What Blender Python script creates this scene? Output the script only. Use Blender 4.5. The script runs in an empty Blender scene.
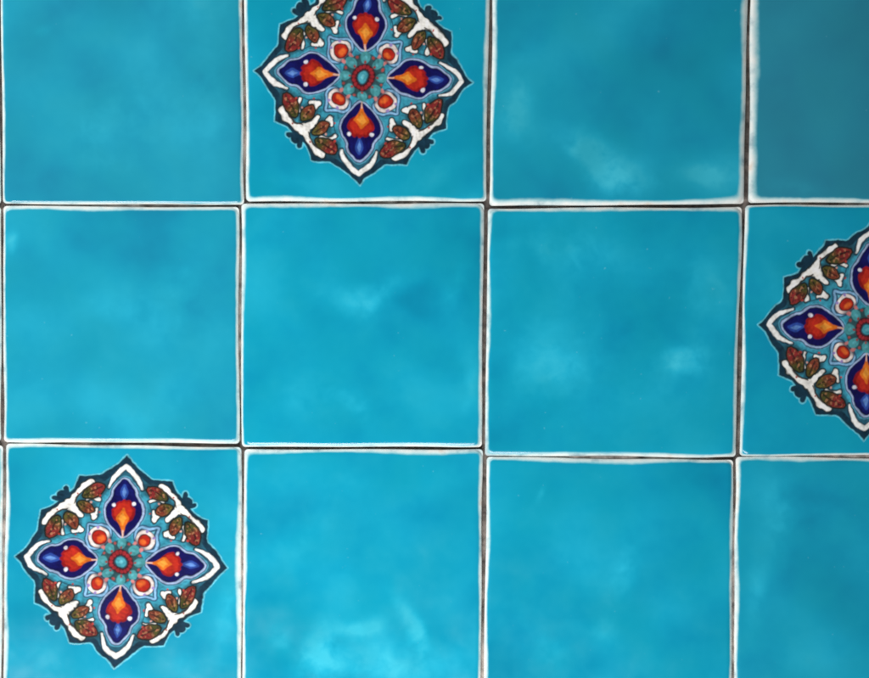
import bpy, math
import numpy as np
from mathutils import Vector

S = bpy.context.scene
K = 0.0004                      # metres per photograph pixel: a tile is about 98 mm
TOP = 0.0052                    # height of the glazed faces above the mortar bed
def X(px): return (px - 434.5) * K
def Y(py): return (339.0 - py) * K

# ------------------------------------------------------------------ camera
cam = bpy.data.cameras.new('camera')
co = bpy.data.objects.new('camera', cam); S.collection.objects.link(co)
CAM_H = 1.1
co.location = (0, 0, TOP + CAM_H)
cam.sensor_width = 36.0
cam.lens = 36.0 * CAM_H / (869 * K)
cam.clip_start = 0.02; cam.clip_end = 50
S.camera = co
S.render.resolution_x, S.render.resolution_y = 1024, 799

# ------------------------------------------------------------------ world, lamps, exposure
W = bpy.data.worlds.new('World'); S.world = W; W.use_nodes = True
bg = W.node_tree.nodes['Background']
bg.inputs['Color'].default_value = (0.80, 0.90, 1.0, 1); bg.inputs['Strength'].default_value = 0.10

def area(name, loc, target, size, power, col, spread=180):
    l = bpy.data.lights.new(name, 'AREA'); l.shape = 'RECTANGLE'
    l.size, l.size_y = size; l.energy = power; l.color = col; l.spread = math.radians(spread)
    o = bpy.data.objects.new(name, l); S.collection.objects.link(o)
    o.location = loc
    d = Vector(target) - Vector(loc)
    o.rotation_euler = d.to_track_quat('-Z', 'Y').to_euler()
    return o
area('key_light', (-0.10, -0.34, 0.42), (-0.055, -0.06, 0), (0.36, 0.20), 1.32, (1.0, 0.98, 0.96), 116)  # added key lamp, spread narrowed so the far corner darkens
area('top_light', (-0.42, 0.36, 0.36), (-0.10, 0.03, 0), (0.22, 0.22), 2.4, (1.0, 0.97, 0.94))
S.view_settings.view_transform = 'Standard'
S.view_settings.look = 'None'
S.view_settings.exposure = 0.0
S.view_settings.gamma = 1.0
S.cycles.filter_width = 1.9

# ------------------------------------------------------------------ helpers
def lin(c):
    c = np.asarray(c, float) / 255.0
    return np.where(c <= 0.04045, c / 12.92, ((c + 0.055) / 1.055) ** 2.4)
def lin4(r, g, b): return tuple(lin((r, g, b))) + (1.0,)

def sstep(a, b, x):
    t = np.clip((x - a) / (b - a), 0, 1); return t * t * (3 - 2 * t)

class Waves:
    """smooth 2-D noise: a sum of randomly turned sine waves"""
    def __init__(self, seed, scale, n=9):
        r = np.random.RandomState(seed)
        a = r.uniform(0, 2 * np.pi, n); f = 2 * np.pi / scale * r.uniform(0.55, 1.5, n)
        self.kx, self.ky = f * np.cos(a), f * np.sin(a); self.p = r.uniform(0, 2 * np.pi, n); self.n = n
    def __call__(self, x, y):
        s = 0
        for kx, ky, p in zip(self.kx, self.ky, self.p): s = s + np.sin(kx * x + ky * y + p)
        return s / math.sqrt(self.n / 2.0)

def grid_mesh(name, P, keep=None, attrs=(), cattrs=()):
    """P: (n, m, 3) grid -> mesh; attrs: float point attributes; cattrs: colour attributes"""
    n, m = P.shape[:2]
    idx = np.arange(n * m).reshape(n, m)
    q = np.stack([idx[:-1, :-1], idx[:-1, 1:], idx[1:, 1:], idx[1:, :-1]], -1).reshape(-1, 4)
    v = P.reshape(-1, 3)
    sel = None
    if keep is not None:
        kf = keep.reshape(-1)[q].all(1); q = q[kf]
        sel = np.unique(q); mp = np.full(n * m, -1); mp[sel] = np.arange(len(sel)); q = mp[q]; v = v[sel]
    me = bpy.data.meshes.new(name)
    me.vertices.add(len(v)); me.vertices.foreach_set('co', v.astype(np.float32).ravel())
    me.loops.add(q.size); me.loops.foreach_set('vertex_index', q.astype(np.int32).ravel())
    me.polygons.add(len(q)); me.polygons.foreach_set('loop_start', np.arange(0, q.size, 4, dtype=np.int32))
    me.polygons.foreach_set('use_smooth', np.ones(len(q), bool))
    me.update(calc_edges=True)
    for an, a in attrs:
        a = a.reshape(-1); a = a if sel is None else a[sel]
        at = me.attributes.new(an, 'FLOAT', 'POINT'); at.data.foreach_set('value', a.astype(np.float32))
    for an, a in cattrs:
        a = a.reshape(-1, a.shape[-1]); a = a if sel is None else a[sel]
        at = me.attributes.new(an, 'FLOAT_COLOR', 'POINT')
        if a.shape[1] == 3: a = np.concatenate([a, np.ones((len(a), 1))], 1)
        at.data.foreach_set('color', np.ascontiguousarray(a, np.float32).ravel())
    return me

def link(name, me, mat, parent=None):
    o = bpy.data.objects.new(name, me); S.collection.objects.link(o)
    me.materials.append(mat)
    if parent is not None: o.parent = parent
    return o

# ------------------------------------------------------------------ materials
def new_mat(name):
    m = bpy.data.materials.new(name); m.use_nodes = True
    nt = m.node_tree
    return m, nt, nt.nodes, nt.links, nt.nodes['Principled BSDF']
def noise(N, L, vec, scale, detail=3.0, rough=0.5, dist=0.0):
    n = N.new('ShaderNodeTexNoise'); n.inputs['Scale'].default_value = scale
    n.inputs['Detail'].default_value = detail; n.inputs['Roughness'].default_value = rough
    n.inputs['Distortion'].default_value = dist
    L.new(vec, n.inputs['Vector']); return n.outputs['Fac']
def ramp(N, L, fac, stops, interp='LINEAR'):
    r = N.new('ShaderNodeValToRGB'); r.color_ramp.interpolation = interp
    e = r.color_ramp.elements
    while len(e) < len(stops): e.new(0.5)
    for el, (p, c) in zip(e, stops): el.position = p; el.color = c
    L.new(fac, r.inputs['Fac']); return r.outputs['Color']
def mth(N, L, op, a, b=None, c=None, clamp=False):
    n = N.new('ShaderNodeMath'); n.operation = op; n.use_clamp = clamp
    for i, v in enumerate((a, b, c)):
        if v is None: continue
        if isinstance(v, (int, float)): n.inputs[i].default_value = v
        else: L.new(v, n.inputs[i])
    return n.outputs[0]
def mix(N, L, fac, a, b, mode='MIX'):
    n = N.new('ShaderNodeMix'); n.data_type = 'RGBA'; n.blend_type = mode
    for s, v in ((0, fac), (6, a), (7, b)):
        if isinstance(v, (int, float)): n.inputs[s].default_value = v
        elif isinstance(v, tuple): n.inputs[s].default_value = v
        else: L.new(v, n.inputs[s])
    return n.outputs[2]
def g(v): return (v, v, v, 1)
def attr(N, name):
    a = N.new('ShaderNodeAttribute'); a.attribute_name = name; return a
def world_pos(N): return N.new('ShaderNodeNewGeometry').outputs['Position']

def glaze_bump(N, L, pos, P):
    """the slow swell of a hand-dipped glaze and its fine orange peel"""
    h1 = noise(N, L, pos, 30, 1.2, 0.4, 0.1)
    h2 = noise(N, L, pos, 260, 2.0, 0.5)
    b1 = N.new('ShaderNodeBump'); b1.inputs['Strength'].default_value = 1.0; b1.inputs['Distance'].default_value = 0.0011
    L.new(h1, b1.inputs['Height'])
    b2 = N.new('ShaderNodeBump'); b2.inputs['Strength'].default_value = 0.2; b2.inputs['Distance'].default_value = 0.00006
    L.new(h2, b2.inputs['Height']); L.new(b1.outputs[0], b2.inputs['Normal'])
    L.new(b2.outputs[0], P.inputs['Normal']); 

def glaze_material():
    m, nt, N, L, P = new_mat('turquoise_glaze')
    pos = world_pos(N)
    gd = attr(N, 'glaze_data'); gs = N.new('ShaderNodeSeparateColor'); L.new(gd.outputs['Color'], gs.inputs[0])
    sh = N.new('ShaderNodeVectorMath'); sh.operation = 'ADD'
    L.new(pos, sh.inputs[0])
    cmb = N.new('ShaderNodeCombineXYZ')
    L.new(gd.outputs['Alpha'], cmb.inputs[2]); L.new(cmb.outputs[0], sh.inputs[1])
    v = sh.outputs[0]
    # uneven glaze thickness, and cloudy reflections painted into the colour
    n1 = noise(N, L, v, 24, 1.6, 0.45, 0.25)
    n2 = noise(N, L, v, 80, 2.5, 0.5, 0.1)
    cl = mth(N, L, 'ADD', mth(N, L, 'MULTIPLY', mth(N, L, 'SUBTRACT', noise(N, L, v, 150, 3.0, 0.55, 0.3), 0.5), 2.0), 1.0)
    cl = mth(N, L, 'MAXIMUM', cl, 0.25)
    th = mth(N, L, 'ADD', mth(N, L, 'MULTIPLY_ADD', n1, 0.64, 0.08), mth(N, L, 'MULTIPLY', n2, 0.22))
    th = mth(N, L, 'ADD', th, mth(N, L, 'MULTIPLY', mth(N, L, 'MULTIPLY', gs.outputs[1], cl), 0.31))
    base = ramp(N, L, th, [(0.30, lin4(3, 130, 166)), (0.44, lin4(6, 148, 183)), (0.56, lin4(15, 162, 195)),
                           (0.70, lin4(34, 180, 212)), (0.92, lin4(66, 202, 228))])
    # hue drift, greener and bluer patches
    n3 = noise(N, L, v, 40, 2.0, 0.5)
    base = mix(N, L, ramp(N, L, n3, [(0.36, g(0)), (0.66, g(0.55))]), base, lin4(4, 152, 176))
    base = mix(N, L, gs.outputs[2], base, lin4(62, 128, 146))  # greying that puts shade and reflected veil into some tiles' colour
    # pin holes and pale specks
    sp = noise(N, L, v, 520, 1.0, 0.4)
    base = mix(N, L, ramp(N, L, sp, [(0.79, g(0)), (0.86, g(0.22))]), base, lin4(150, 220, 232))
    # where the glaze pulls off the arris the pale clay shows through
    e = gs.outputs[0]
    e = mth(N, L, 'ADD', e, mth(N, L, 'MULTIPLY', mth(N, L, 'SUBTRACT', noise(N, L, v, 150, 3.0, 0.55), 0.5), 0.45))
    halo = ramp(N, L, e, [(0.5, g(0.85)), (2.5, g(0.0))], 'EASE')
    base = mix(N, L, halo, base, lin4(92, 204, 216))
    rim = ramp(N, L, e, [(0.14, g(1.0)), (1.32, g(0.0))], 'EASE')
    rn = noise(N, L, v, 110, 4.0, 0.6)
    rimc = ramp(N, L, rn, [(0.30, lin4(160, 186, 194)), (0.45, lin4(222, 236, 236)), (0.60, lin4(244, 246, 242)), (0.74, lin4(226, 208, 192))])
    base = mix(N, L, rim, base, rimc)
    L.new(base, P.inputs['Base Color'])
    L.new(mth(N, L, 'MULTIPLY_ADD', halo, 0.42, mth(N, L, 'MULTIPLY_ADD', n2, 0.25, 0.03)), P.inputs['Roughness'])   # thin glaze on the arris is duller
    P.inputs['IOR'].default_value = 1.52
    glaze_bump(N, L, pos, P)
    return m

def enamel_material():
    m, nt, N, L, P = new_mat('painted_enamel')
    pos = world_pos(N)
    c = attr(N, 'paint').outputs['Color']
    n = noise(N, L, pos, 900, 3.0, 0.6)
    c = mix(N, L, 1.0, c, ramp(N, L, n, [(0.3, g(0.90)), (0.7, g(1.06))]), 'MULTIPLY')
    L.new(c, P.inputs['Base Color'])
    P.inputs['Roughness'].default_value = 0.16
    P.inputs['IOR'].default_value = 1.52
    glaze_bump(N, L, pos, P)
    return m

def clay_material():
    m, nt, N, L, P = new_mat('fired_clay')
    pos = world_pos(N)
    n = noise(N, L, pos, 300, 5.0, 0.6)
    L.new(ramp(N, L, n, [(0.3, lin4(112, 96, 84)), (0.55, lin4(168, 152, 138)), (0.75, lin4(196, 184, 172))]), P.inputs['Base Color'])
    P.inputs['Roughness'].default_value = 0.85
    b = N.new('ShaderNodeBump'); b.inputs['Distance'].default_value = 0.0003; L.new(n, b.inputs['Height']); L.new(b.outputs[0], P.inputs['Normal'])
    return m

def mortar_material():
    m, nt, N, L, P = new_mat('dark_mortar')
    pos = world_pos(N)
    n = noise(N, L, pos, 220, 6.0, 0.65)
    L.new(ramp(N, L, n, [(0.3, lin4(84, 78, 76)), (0.7, lin4(188, 176, 168))]), P.inputs['Base Color'])
    P.inputs['Roughness'].default_value = 0.95
    b = N.new('ShaderNodeBump'); b.inputs['Distance'].default_value = 0.0008; L.new(n, b.inputs['Height']); L.new(b.outputs[0], P.inputs['Normal'])
    return m

GLAZE, ENAMEL, CLAY, MORTAR = glaze_material(), enamel_material(), clay_material(), mortar_material()

# ------------------------------------------------------------------ the bed the tiles lie in
def build_bed():
    xs = np.linspace(-0.31, 0.31, 420); ys = np.linspace(-0.26, 0.26, 360)
    gx, gy = np.meshgrid(xs, ys)
    qx, qy = gx / K + 434.5, 339.0 - gy / K
    fillup = np.zeros_like(gx)
    # some joints have been filled almost level, the others are still open and deep
    for (jx, jy, rx, ry, h) in ((241, 90, 12, 85, .0026), (240, 325, 12, 85, .0024), (242, 580, 12, 95, .0032), (734, 600, 12, 110, .0034), (482, 665, 12, 40, .0034),
                                (120, 205, 90, 9, .0022), (360, 201, 90, 9, .0022), (120, 445, 80, 9, .0012), (610, 458, 95, 9, .0028), (860, 456, 95, 9, .0030), (860, 203, 90, 9, .0022), (2, 560, 9, 95, .0030)):
        fillup = np.maximum(fillup, h * np.exp(-np.clip(((qx - jx) / rx) ** 4 + ((qy - jy) / ry) ** 4, 0, 40)))
    z = np.clip(0.0004 + fillup + 0.0004 * Waves(4, 0.03)(gx, gy) + 0.0003 * Waves(5, 0.008)(gx, gy), 0, 0.0040)
    me = grid_mesh('mortar_bed', np.stack([gx, gy, z], -1))
    o = link('mortar_bed', me, MORTAR); o['kind'] = 'structure'
build_bed()

# ------------------------------------------------------------------ tiles
def axis_samples(n_mid=84, n_edge=22, we=0.055):
    a = we * np.linspace(0, 1, n_edge + 1) ** 1.5
    mid = np.linspace(we, 1 - we, n_mid + 1)[1:-1]
    return np.concatenate([a, mid, 1 - a[::-1]])
AX = axis_samples()

class Tile:
    """corners: TL, TR, BR, BL in photograph pixels; rims: width in pixels at left, right, top, bottom"""
    def __init__(self, seed, corners, rims):
        self.seed = seed; self.c = np.array(corners, float); self.rims = rims
        r = np.random.RandomState(seed)
        self.side = [Waves(seed * 10 + i, 150, 5) for i in range(4)]
        self.rimw = [Waves(seed * 10 + 5 + i, 130, 6) for i in range(4)]
        self.tilt = r.uniform(-1, 1, 2) * 0.0022
        self.lift = r.uniform(-1, 1) * 0.00012
        self.warp = Waves(seed + 400, 330, 5)
        self.cen = self.c.mean(0)
    def px(self, s, t):
        """s right, t down in 0..1 -> photograph pixels, sides slightly wavy, corners rounded"""
        TL, TR, BR, BL = self.c
        p = ((1 - s) * (1 - t))[..., None] * TL + (s * (1 - t))[..., None] * TR + (s * t)[..., None] * BR + ((1 - s) * t)[..., None] * BL
        A = 0.38
        x, y = p[..., 0], p[..., 1]
        fade = lambda q: np.clip(q * (1 - q) * 10, 0, 1)
        dx = A * ((1 - s) * self.side[0](y, 0 * y) + s * self.side[1](y, 0 * y)) * fade(t)
        dy = A * ((1 - t) * self.side[2](x, 0 * x) + t * self.side[3](x, 0 * x)) * fade(s)
        x = x + dx; y = y + dy
        # rounded corners: pull points near a corner in along the diagonal
        w, h = np.linalg.norm(TR - TL), np.linalg.norm(BL - TL)
        ex, ey = np.minimum(s, 1 - s) * w, np.minimum(t, 1 - t) * h
        R = 3.4
        qx, qy = np.clip(R - ex, 0, R) / R, np.clip(R - ey, 0, R) / R
        # square -> disc mapping of the corner patch
        fx, fy = qx * np.sqrt(1 - qy ** 2 / 2), qy * np.sqrt(1 - qx ** 2 / 2)
        x = x + np.where(s < .5, 1, -1) * (qx - fx) * R
        y = y + np.where(t < .5, 1, -1) * (qy - fy) * R
        return x, y, ex, ey, w, h
    def edge_field(self, s, t, x, y, w, h):
        dl, dr, dt, db = s * w, (1 - s) * w, t * h, (1 - t) * h
        q = []
        for d, rw, wv, u in ((dl, self.rims[0], self.rimw[0], y), (dr, self.rims[1], self.rimw[1], y),
                             (dt, self.rims[2], self.rimw[2], x), (db, self.rims[3], self.rimw[3], x)):
            q.append(d / (rw * (1.0 + 0.17 * wv(u, 0 * u))))
        q = np.stack(q); kk = 2.4                                   # smooth minimum rounds the inner corners
        return -np.log(np.exp(-kk * np.clip(q, 0, 30)).sum(0)) / kk
    def z(self, x, y, d):
        W_ = 6.5
        u = np.clip(1 - d / W_, 0, 1)
        drop = 0.0013 * (1 - np.sqrt(np.clip(1 - 0.94 * u ** 2.2, 0, 1)))
        return TOP + self.lift - drop + 0.00008 * self.warp(x, y) + (self.tilt[0] * (x - self.cen[0]) + self.tilt[1] * (y - self.cen[1])) * K

def dist_field(ex, ey):
    R = 9.0
    qx, qy = np.clip(R - ex, 0, None), np.clip(R - ey, 0, None)
    return np.where((ex < R) & (ey < R), R - np.sqrt(qx ** 2 + qy ** 2), np.minimum(ex, ey))

DULL = {4: 0.46, 3: 0.10, 1: 0.22, 12: 0.06, 5: 0.13, 9: 0.06}          # per-tile greying: corner shade and reflected veil painted in, plus tone trims
def build_tile(name, tile, label, group, clouds=(), medallion=None):
    root = bpy.data.objects.new(name, None); S.collection.objects.link(root)
    root.empty_display_size = 0.01
    cx, cy = X(tile.cen[0]), Y(tile.cen[1])
    root.location = (cx, cy, 0.0007)
    root['label'] = label; root['category'] = 'tile'; root['group'] = group
    s, t = np.meshgrid(AX, AX)
    x, y, ex, ey, w, h = tile.px(s, t)
    d = np.maximum(dist_field(ex, ey), 0)
    z = tile.z(x, y, d)
    e = tile.edge_field(s, t, x, y, w, h)
    mottle_sheen = np.zeros_like(x)  # pale clouds: part mottling, part reflections painted into the glaze colour
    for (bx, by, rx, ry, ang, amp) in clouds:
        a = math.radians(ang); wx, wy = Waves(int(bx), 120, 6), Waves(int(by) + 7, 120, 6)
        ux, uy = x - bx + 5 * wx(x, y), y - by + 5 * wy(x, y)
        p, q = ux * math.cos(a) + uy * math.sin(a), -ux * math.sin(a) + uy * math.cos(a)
        mottle_sheen += amp * np.exp(-((p / rx) ** 2 + (q / ry) ** 2))
    P = np.stack([X(x) - cx, Y(y) - cy, z - 0.0007], -1)
    # the glaze laps a little way down the sides
    n = len(AX)
    def lip(Pr): 
        q = Pr.copy(); q[..., 2] -= 0.0011; return q
    Pp = np.concatenate([lip(P[:1]), P, lip(P[-1:])], 0)
    Pp = np.concatenate([lip(Pp[:, :1]), Pp, lip(Pp[:, -1:])], 1)
    for (i, j) in ((0, 0), (0, -1), (-1, 0), (-1, -1)): Pp[i, j, 2] = Pp[i, 1 if j == 0 else -2, 2]
    pad = lambda a: np.pad(a, 1, mode='edge')
    full = np.ones(Pp.shape[:2])
    data = np.stack([pad(np.clip(e, -1, 30))[::-1], pad(mottle_sheen)[::-1], full * DULL.get(tile.seed, 0.0), full * tile.seed * 0.37], -1)
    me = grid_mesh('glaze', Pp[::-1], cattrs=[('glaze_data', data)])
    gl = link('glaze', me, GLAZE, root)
    # clay body: walls just inside the glaze lip, and its underside
    ring = np.concatenate([np.stack([P[0, :-1]], 0)[0], P[:-1, -1], P[-1, :0:-1], P[:0:-1, 0]], 0)
    c2 = ring[:, :2].mean(0); ring = ring.copy()
    ring[:, :2] = c2 + (ring[:, :2] - c2) * (1 - 0.0026)
    r0 = ring.copy(); r0[:, 2] -= 0.0006
    r1 = ring.copy(); r1[:, 2] = 0.0008
    r1[:, :2] = c2 + (r1[:, :2] - c2) * 0.992
    m = len(ring)
    verts = [tuple(v) for v in r0] + [tuple(v) for v in r1]
    faces = [(i, m + i, m + (i + 1) % m, (i + 1) % m) for i in range(m)]
    faces.append(tuple(range(m, 2 * m))); faces.append(tuple(range(m - 1, -1, -1)))
    bm_ = bpy.data.meshes.new('clay_body'); bm_.from_pydata(verts, [], faces); bm_.update()
    link('clay_body', bm_, CLAY, root)
    if medallion is not None: build_medallion(root, tile, medallion, cx, cy)
    return root

# ------------------------------------------------------------------ painted medallion
OUTLINE = [(106, 0), (99.5, 5.8), (94.5, 12.5), (90, 19), (85.5, 24), (84, 27), (83.2, 46.6), (79, 48), (74.5, 49.8), (70.3, 51.8),
           (66.6, 56), (63, 63)]
_o = [(a, b) for a, b in OUTLINE] + [(b, a) for a, b in reversed(OUTLINE)][1:]      # a quadrant: axis to axis
FULL = []
for _k in range(4):
    FULL += [((a, b), (-b, a), (-a, -b), (b, -a))[_k] for a, b in _o[:-1]]
def poly_sdf(px, py, poly):
    """signed distance (negative inside) of a closed polygon"""
    d = np.full(px.shape, 1e9); ins = np.zeros(px.shape, bool); n = len(poly)
    for i in range(n):
        ax, ay = poly[i]; bx, by = poly[(i + 1) % n]
        ex, ey = bx - ax, by - ay; wx, wy = px - ax, py - ay
        tt = np.clip((wx * ex + wy * ey) / (ex * ex + ey * ey + 1e-12), 0, 1)
        d = np.minimum(d, (wx - ex * tt) ** 2 + (wy - ey * tt) ** 2)
        if ay != by:
            c = ((ay > py) != (by > py)) & (px < (bx - ax) * (py - ay) / (by - ay) + ax); ins ^= c
    d = np.sqrt(d); return np.where(ins, -d, d)
def line_d(px, py, pts):
    d = np.full(px.shape, 1e9)
    for (ax, ay), (bx, by) in zip(pts[:-1], pts[1:]):
        ex, ey = bx - ax, by - ay; wx, wy = px - ax, py - ay
        tt = np.clip((wx * ex + wy * ey) / (ex * ex + ey * ey + 1e-12), 0, 1)
        d = np.minimum(d, np.hypot(wx - ex * tt, wy - ey * tt))
    return d
def smooth_poly(pts, n=3):
    p = np.array(pts, float)
    for _ in range(n):
        q = np.empty((2 * len(p), 2)); nx = np.roll(p, -1, 0)
        q[0::2] = 0.75 * p + 0.25 * nx; q[1::2] = 0.25 * p + 0.75 * nx; p = q
    return [tuple(v) for v in p]
def mirror_axis(half):                 # half: (u, v>=0) from the inner tip to the outer tip
    return list(half) + [(u, -v) for u, v in reversed(half) if v > 0]
PETAL = smooth_poly(mirror_axis([(24, 0), (30, 6), (38, 14), (47, 18.6), (56, 17.8), (61.5, 13), (66, 10.8), (71, 10.6), (76, 7), (84, 0)]), 2)
RED = smooth_poly(mirror_axis([(34, 0), (38, 4), (41, 9), (46, 12.2), (52, 13.2), (54, 9.5), (58, 9), (61, 5.2), (59.5, 3), (63, 0)]), 2)
ORANGE = smooth_poly(mirror_axis([(25, 0), (33, 1.8), (38, 4.2), (43, 7.6), (46, 4.2), (48, 2.6), (53, 0)]), 2)
DROP = smooth_poly(mirror_axis([(60, 0), (65, 3.0), (69, 4.8), (73, 3.4), (79, 0)]), 2)
def leaf(cx, cy, L_, W_, ang):
    a = math.radians(ang); ca, sa = math.cos(a), math.sin(a)
    pts = [(-L_ / 2, 0), (-L_ * .28, W_ * .42), (L_ * .05, W_ * .55), (L_ * .32, W_ * .3), (L_ / 2, 0), (L_ * .3, -W_ * .38), (0, -W_ * .52), (-L_ * .3, -W_ * .34)]
    return smooth_poly([(cx + p * ca - q * sa, cy + p * sa + q * ca) for p, q in pts], 1), (ca, sa)

def paint_medallion(x, y, seed):
    """x right, y up in pixels about the centre -> colour and outline distance"""
    wob = Waves(seed, 26, 7); wob2 = Waves(seed + 1, 26, 7); f1, f2 = Waves(seed + 2, 7, 8), Waves(seed + 3, 7, 8)
    X_ = x + 0.5 * wob(x, y) + 0.12 * f1(x, y) + 0.45 * Waves(seed + 20, 80, 5)(x, y); Y_ = y + 0.5 * wob2(x, y) + 0.12 * f2(x, y) + 0.45 * Waves(seed + 21, 80, 5)(x, y)
    ax, ay = np.abs(X_), np.abs(Y_)
    u, v = np.maximum(ax, ay), np.minimum(ax, ay)
    so = poly_sdf(u, v, FULL)
    horn = line_d(u, v, [(63, 58), (69.6, 59.9)]) - 2.7
    so = np.minimum.reduce([so, horn, np.hypot(u - 63, v - 63) - 5.2, np.hypot(u - 64, v - 60) - 4.2])
    r = np.hypot(u, v); q1, q2 = (u + v) / math.sqrt(2), (u - v) / math.sqrt(2)      # along / across the diagonal
    col = np.empty(x.shape + (3,)); soft = 0.7
    def put(mask, c): 
        nonlocal col
        col = col * (1 - mask[..., None]) + lin(c) * mask[..., None]
    def fill(sd, c, s=soft): put(1 - sstep(-s, s, sd), c)
    col[:] = lin((14, 152, 190)); put(1 - sstep(0.5, 2.0, so), (104, 196, 214))                                         # dark outer border
    put(1 - sstep(-soft, soft, so), (21, 52, 70))
    fill(so + 6.6, (58, 150, 174))                                     # inner field
    n_f = Waves(seed + 5, 11, 8)(x, y)
    put(0.35 * sstep(0.3, 1.2, n_f) * (so < -8), (34, 96, 118))
    sp = poly_sdf(u, v, PETAL)
    # white band that follows the border round each point
    tipz = 1 - sstep(-1, 1, 76 - u + 0 * v)
    put((1 - sstep(-soft, soft, so + 6.0)) * tipz, (40, 92, 112))
    wl = line_d(u, v, [(95.4, 0), (90.5, 6.4), (85.5, 11), (80, 13.9), (74, 16)])
    fill(wl - 3.1, (22, 50, 68)); fill(wl - (1.1 + 1.1 * sstep(75, 88, u)), (246, 246, 242))
    # white scroll branches
    node = (54.5, 54.5)
    arm = [(54.5, 54.5), (62.5, 51.6), (69, 46.4), (74.3, 40.6), (77, 35.4)]
    da = line_d(u, v, arm); wid = 3.6 - 2.0 * sstep(55, 66, u) + 1.5 * sstep(70, 76, u)
    db = line_d(u, v, [(54.5, 54.5), (47, 47), (43, 43)]) - (3.2 - 1.5 * (1 - sstep(43, 53, u)))
    dn = np.hypot(u - 54.5, v - 54.5) - 5.2
    lf, (lc, ls_) = leaf(69.2, 31.4, 27, 12.6, 119)
    lf2, (mc, ms_) = leaf(52.6, 38.6, 19.5, 10.4, 62)
    s1, s2 = poly_sdf(u, v, lf), poly_sdf(u, v, lf2)
    # pale calyx strokes around the leaves, ringed in dark
    c1 = line_d(u, v, [(60.5, 38), (62.3, 31), (60.5, 25.0)]) - (1.0 + 0.8 * sstep(30, 24, v) * 0 + 0.5 * (1 - sstep(24, 31, v)))
    c2 = line_d(u, v, [(50.5, 28.2), (46, 28.6)]) - 1.3
    c3 = line_d(u, v, [(42.5, 29.6), (47, 32.4)]) - 2.4
    w_all = np.minimum.reduce([da - wid, db, dn, c1, c2, c3]) + 0.34 * Waves(seed + 14, 9, 8)(x, y)
    put(0.7 * (1 - sstep(-1.5, 1.5, np.minimum(s1, s2) - 4.0)), (36, 70, 82)); fill(w_all - 1.5, (30, 44, 48))
    fill(w_all, (246, 244, 238)); fill(s1 - 1.6, (26, 28, 28)); fill(s2 - 1.5, (26, 28, 28))
    for sdl, (cx_, cy_), (ca, sa), L_ in ((s1, (69.2, 32.0), (lc, ls_), 25), (s2, (52.6, 38.8), (mc, ms_), 20)):
        al = ((u - cx_) * ca + (v - cy_) * sa) / L_ + 0.5                 # 0 at one tip, 1 at the other
        ac = ((v - cy_) * ca - (u - cx_) * sa)
        k_ = sstep(0.35, 0.75, al)
        fill(sdl, (70, 72, 34) if L_ == 25 else (90, 84, 38))
        put((1 - sstep(-soft, soft, sdl)) * (1 - k_), (130, 42, 42) if L_ == 25 else (124, 58, 42))
        put((1 - sstep(-soft, soft, sdl + 1.2)) * (1 - sstep(0.45, 1.2, np.abs(ac))) * 0.75, (36, 26, 24))
        put((1 - sstep(-soft, soft, sdl + 0.8)) * sstep(0.5, 1.3, Waves(seed + 9, 5.0, 8)(x, y)) * 0.6, (186, 128, 92))
        put((1 - sstep(-soft, soft, sdl + 0.4)) * sstep(0.6, 1.3, Waves(seed + 10, 5.5, 8)(x, y)) * 0.6, (44, 34, 28))
    for (du, dv, dr, dc) in ((64.5, 24.6, 1.2, (176, 60, 52)), (47.6, 25.2, 1.0, (176, 60, 52)), (57.8, 33.5, 1.0, (214, 160, 150)),
                             (49.5, 45.0, 1.0, (40, 44, 40)), (66.0, 48.0, 0.9, (176, 60, 52))):
        fill(np.hypot(u - du, v - dv) - dr, dc, 0.6)
    fill(line_d(u, v, [(56, 50.6), (62, 48.6), (68, 43.6), (71, 40)]) - 0.5, (60, 52, 44), 0.5)
    fill(line_d(u, v, [(40, 27), (47, 26.4), (53, 25.6), (60, 23)]) - 0.55, (36, 84, 104), 0.5)
    # petal: pale line, dark line, navy almond
    fill(sp - 4.4, (86, 160, 186)); fill(sp - 3.4, (30, 66, 92)); fill(sp - 2.5, (160, 180, 214)); fill(sp - 0.8, (10, 10, 56))
    fill(sp, (15, 12, 80)); put(0.35 * (1 - sstep(-soft, soft, sp + 1.5)) * sstep(62, 70, u), (18, 30, 112))
    fill(poly_sdf(u, v, DROP), (44, 74, 156)); fill(poly_sdf(u, v, DROP) + 2.2, (96, 138, 206))
    fill(poly_sdf(u, v, RED) , (146, 22, 24))
    put((1 - sstep(-soft, soft, poly_sdf(u, v, RED) + 2.5)) * 0.7, (190, 46, 26))
    fill(poly_sdf(u, v, ORANGE), (216, 108, 30)); fill(poly_sdf(u, v, ORANGE) + 2.6, (232, 150, 56))
    fill(np.hypot(u - 56.4, v - 10.9) - 1.9, (226, 226, 236))
    fill(line_d(u, v, [(21, 0), (30, 0)]) - 0.7, (226, 186, 170))
    # diagonal buds under pale pointed arches
    arch = smooth_poly(mirror_axis([(24, 0), (25, 9), (31, 15), (39.5, 12.5), (43.5, 6), (53, 0)]), 2)
    sa_ = poly_sdf(q1, q2, arch)
    fill(np.where(sp > 2.6, sa_ - 1.4, 9), (40, 84, 112)); fill(np.where(sp > 2.6, sa_, 9), (136, 184, 222)); fill(np.where(sp > 2.6, sa_ + 2.0, 9), (36, 78, 104))
    fill(np.where(sp > 2.6, sa_ + 3.6, 9), (112, 190, 208))
    rb = np.hypot(q1 - 32.6, q2)
    fill(np.where(sp > 1.2, rb - 11.0, 9), (44, 58, 80)); put((1 - sstep(-soft, soft, np.where(sp > 1.2, rb - 10.2, 9))) * sstep(24, 31, q1), (238, 224, 218))
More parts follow.
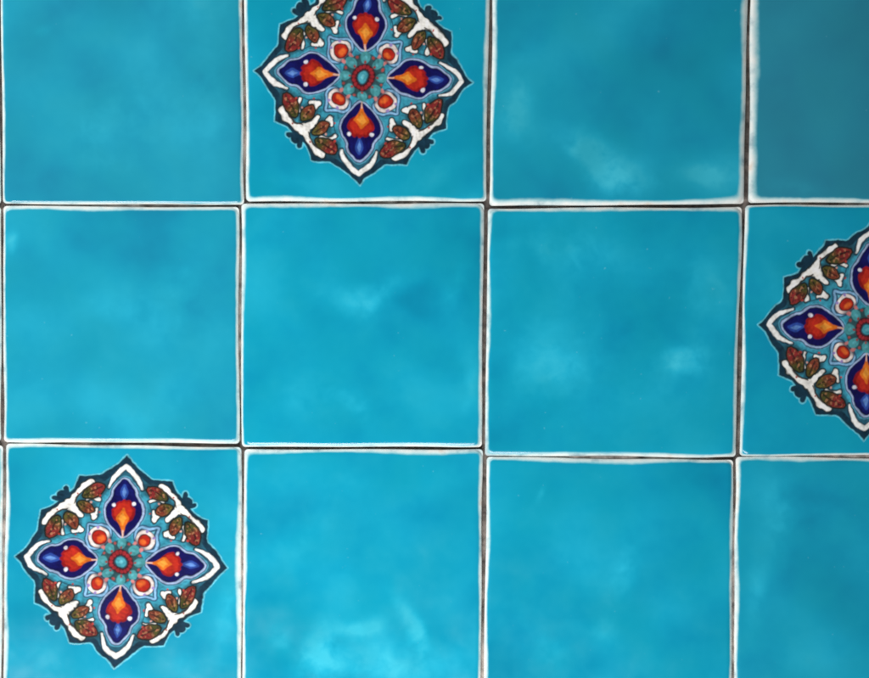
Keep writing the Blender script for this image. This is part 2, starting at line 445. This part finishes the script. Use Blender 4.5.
    fill(rb - 7.2, (84, 26, 26)); fill(rb - 5.9, (176, 38, 26)); fill(np.hypot(q1 - 30.8, q2 - 1) - 2.6, (226, 104, 44), 1.4)
    fill(np.hypot(q1 - 40.6, q2 - 5.2) - 1.5, (150, 130, 190))
    fill(line_d(q1, q2, [(20, 3.5), (24, 4.5)]) - 1.7, (196, 120, 118))
    # rosette
    fill(r - 21.5, (46, 80, 86))
    ang = np.arctan2(v, u)
    a8 = np.abs((ang + np.pi / 8) % (np.pi / 4) - np.pi / 8)
    bx, by = r * np.cos(a8), r * np.sin(a8)
    fill(np.hypot((bx - 18.2) / 1.15, by) - 4.7, (72, 148, 154)); fill(np.hypot(bx - 17.6, by) - 1.6, (90, 170, 180))
    a16 = np.abs((ang + np.pi / 16) % (np.pi / 8) - np.pi / 16)
    fill(r - 12.4, (62, 24, 32))
    fill(np.hypot(r * np.cos(a16) - 9.7, r * np.sin(a16)) - 1.9, (152, 40, 46))
    fill(np.hypot(bx - 14.0, by) - 1.2, (150, 60, 58)); b8 = np.abs(ang % (np.pi / 4) - np.pi / 8); fill(np.hypot(r * np.cos(b8) - 19.5, r * np.sin(b8)) - 1.3, (168, 74, 72))
    fill(r - 6.4, (36, 80, 94)); fill(r - 5.4, (70, 156, 172)); fill(r - 2.0, (104, 186, 200))
    # uneven brush load
    tone = 1 + 0.10 * Waves(seed + 11, 14, 8)(x, y)[..., None] + 0.07 * Waves(seed + 12, 4, 8)(x, y)[..., None]
    return np.clip(col * tone, 0.002, 0.95), so

def build_medallion(root, tile, spec, cx, cy):
    mx, my, rot, scale, seed = spec
    st = 0.42
    a = np.arange(-109, 109 + st, st)
    lx, ly = np.meshgrid(a, a)                                          # y up
    col, so = paint_medallion(lx, ly, seed)
    th = math.radians(rot)
    wx, wy = (lx * math.cos(th) - ly * math.sin(th)) * scale, (lx * math.sin(th) + ly * math.cos(th)) * scale
    px, py = mx + wx, my - wy
    z = tile.z(px, py, np.full(px.shape, 50.0)) + 0.00004
    # enamel thins out to nothing at its outline
    z -= 0.00003 * sstep(0, 1.8, so)
    P = np.stack([X(px) - cx, Y(py) - cy, z - 0.0007], -1)
    me = grid_mesh('medallion', P, keep=so < 2.0, cattrs=[('paint', col)])
    o = link('medallion', me, ENAMEL, root)
    o['label'] = 'painted flower medallion with navy petals and dark scalloped border'

PLAIN, DECO = 'plain turquoise glazed tiles', 'tiles painted with a flower medallion'
def quad(tl, tr, br, bl): return (tl, tr, br, bl)
T = [
 # seed, corners TL TR BR BL, rims L R T B, clouds, medallion, label
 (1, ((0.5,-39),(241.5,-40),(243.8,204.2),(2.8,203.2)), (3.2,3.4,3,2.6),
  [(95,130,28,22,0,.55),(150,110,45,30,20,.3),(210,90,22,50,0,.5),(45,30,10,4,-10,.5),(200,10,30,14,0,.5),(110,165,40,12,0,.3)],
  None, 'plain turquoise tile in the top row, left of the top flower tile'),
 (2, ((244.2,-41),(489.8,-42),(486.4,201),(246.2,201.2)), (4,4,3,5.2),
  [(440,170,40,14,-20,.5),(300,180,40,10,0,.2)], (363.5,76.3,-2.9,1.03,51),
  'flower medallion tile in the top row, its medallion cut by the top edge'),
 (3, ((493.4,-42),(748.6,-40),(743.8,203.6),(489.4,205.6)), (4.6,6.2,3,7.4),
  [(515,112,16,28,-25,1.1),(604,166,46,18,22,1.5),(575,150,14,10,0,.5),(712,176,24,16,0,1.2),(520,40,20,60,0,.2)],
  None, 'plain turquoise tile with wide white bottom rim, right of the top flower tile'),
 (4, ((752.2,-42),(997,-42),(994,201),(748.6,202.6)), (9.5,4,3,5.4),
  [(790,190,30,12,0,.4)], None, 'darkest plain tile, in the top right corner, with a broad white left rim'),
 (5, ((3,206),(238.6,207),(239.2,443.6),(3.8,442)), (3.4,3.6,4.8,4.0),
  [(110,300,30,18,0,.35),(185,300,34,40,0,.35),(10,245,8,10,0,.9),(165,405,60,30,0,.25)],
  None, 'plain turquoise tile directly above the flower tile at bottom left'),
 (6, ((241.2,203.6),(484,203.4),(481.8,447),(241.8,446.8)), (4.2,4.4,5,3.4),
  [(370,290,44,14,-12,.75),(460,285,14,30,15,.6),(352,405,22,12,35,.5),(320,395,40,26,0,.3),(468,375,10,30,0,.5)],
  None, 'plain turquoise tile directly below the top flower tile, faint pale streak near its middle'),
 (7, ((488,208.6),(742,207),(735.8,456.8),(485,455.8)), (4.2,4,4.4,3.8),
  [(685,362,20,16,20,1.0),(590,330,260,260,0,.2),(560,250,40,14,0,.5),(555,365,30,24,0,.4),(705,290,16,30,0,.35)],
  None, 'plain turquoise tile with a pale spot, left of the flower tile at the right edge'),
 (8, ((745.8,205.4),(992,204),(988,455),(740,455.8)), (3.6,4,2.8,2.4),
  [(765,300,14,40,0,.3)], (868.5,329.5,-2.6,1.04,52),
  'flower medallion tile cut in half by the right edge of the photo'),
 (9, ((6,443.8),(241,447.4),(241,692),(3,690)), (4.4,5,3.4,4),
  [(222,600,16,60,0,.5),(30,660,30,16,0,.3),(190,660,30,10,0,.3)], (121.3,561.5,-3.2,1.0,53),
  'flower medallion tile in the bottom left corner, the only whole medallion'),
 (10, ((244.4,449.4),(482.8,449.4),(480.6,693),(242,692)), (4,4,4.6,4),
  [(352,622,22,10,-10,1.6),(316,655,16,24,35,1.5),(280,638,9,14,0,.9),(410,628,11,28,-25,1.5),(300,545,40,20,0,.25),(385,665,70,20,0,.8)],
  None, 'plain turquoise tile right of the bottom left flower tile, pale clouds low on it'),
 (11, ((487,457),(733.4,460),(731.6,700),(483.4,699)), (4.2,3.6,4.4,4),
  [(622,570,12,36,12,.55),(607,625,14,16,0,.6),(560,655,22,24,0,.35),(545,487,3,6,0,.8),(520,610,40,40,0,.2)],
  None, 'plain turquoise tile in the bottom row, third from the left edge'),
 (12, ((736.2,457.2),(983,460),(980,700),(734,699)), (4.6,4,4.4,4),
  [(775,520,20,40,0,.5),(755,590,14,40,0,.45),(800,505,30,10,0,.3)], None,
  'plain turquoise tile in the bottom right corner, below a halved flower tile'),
 (13, ((-246,-40),(-3.0,-40),(0.2,203.6),(-244,203)), (4,3,3,3), [], None,
  'sliver of tile at the left edge beside the top row'),
 (14, ((-244,206),(0.3,206.6),(0.5,441),(-243,442)), (4,3,3,3), [], None,
  'sliver of tile at the left edge beside the middle row'),
 (15, ((-243,446),(2.4,445.6),(0.6,690),(-244,690)), (4,5,3,3), [], None,
  'pale rim of a tile at the left edge beside the bottom left flower tile'),
]
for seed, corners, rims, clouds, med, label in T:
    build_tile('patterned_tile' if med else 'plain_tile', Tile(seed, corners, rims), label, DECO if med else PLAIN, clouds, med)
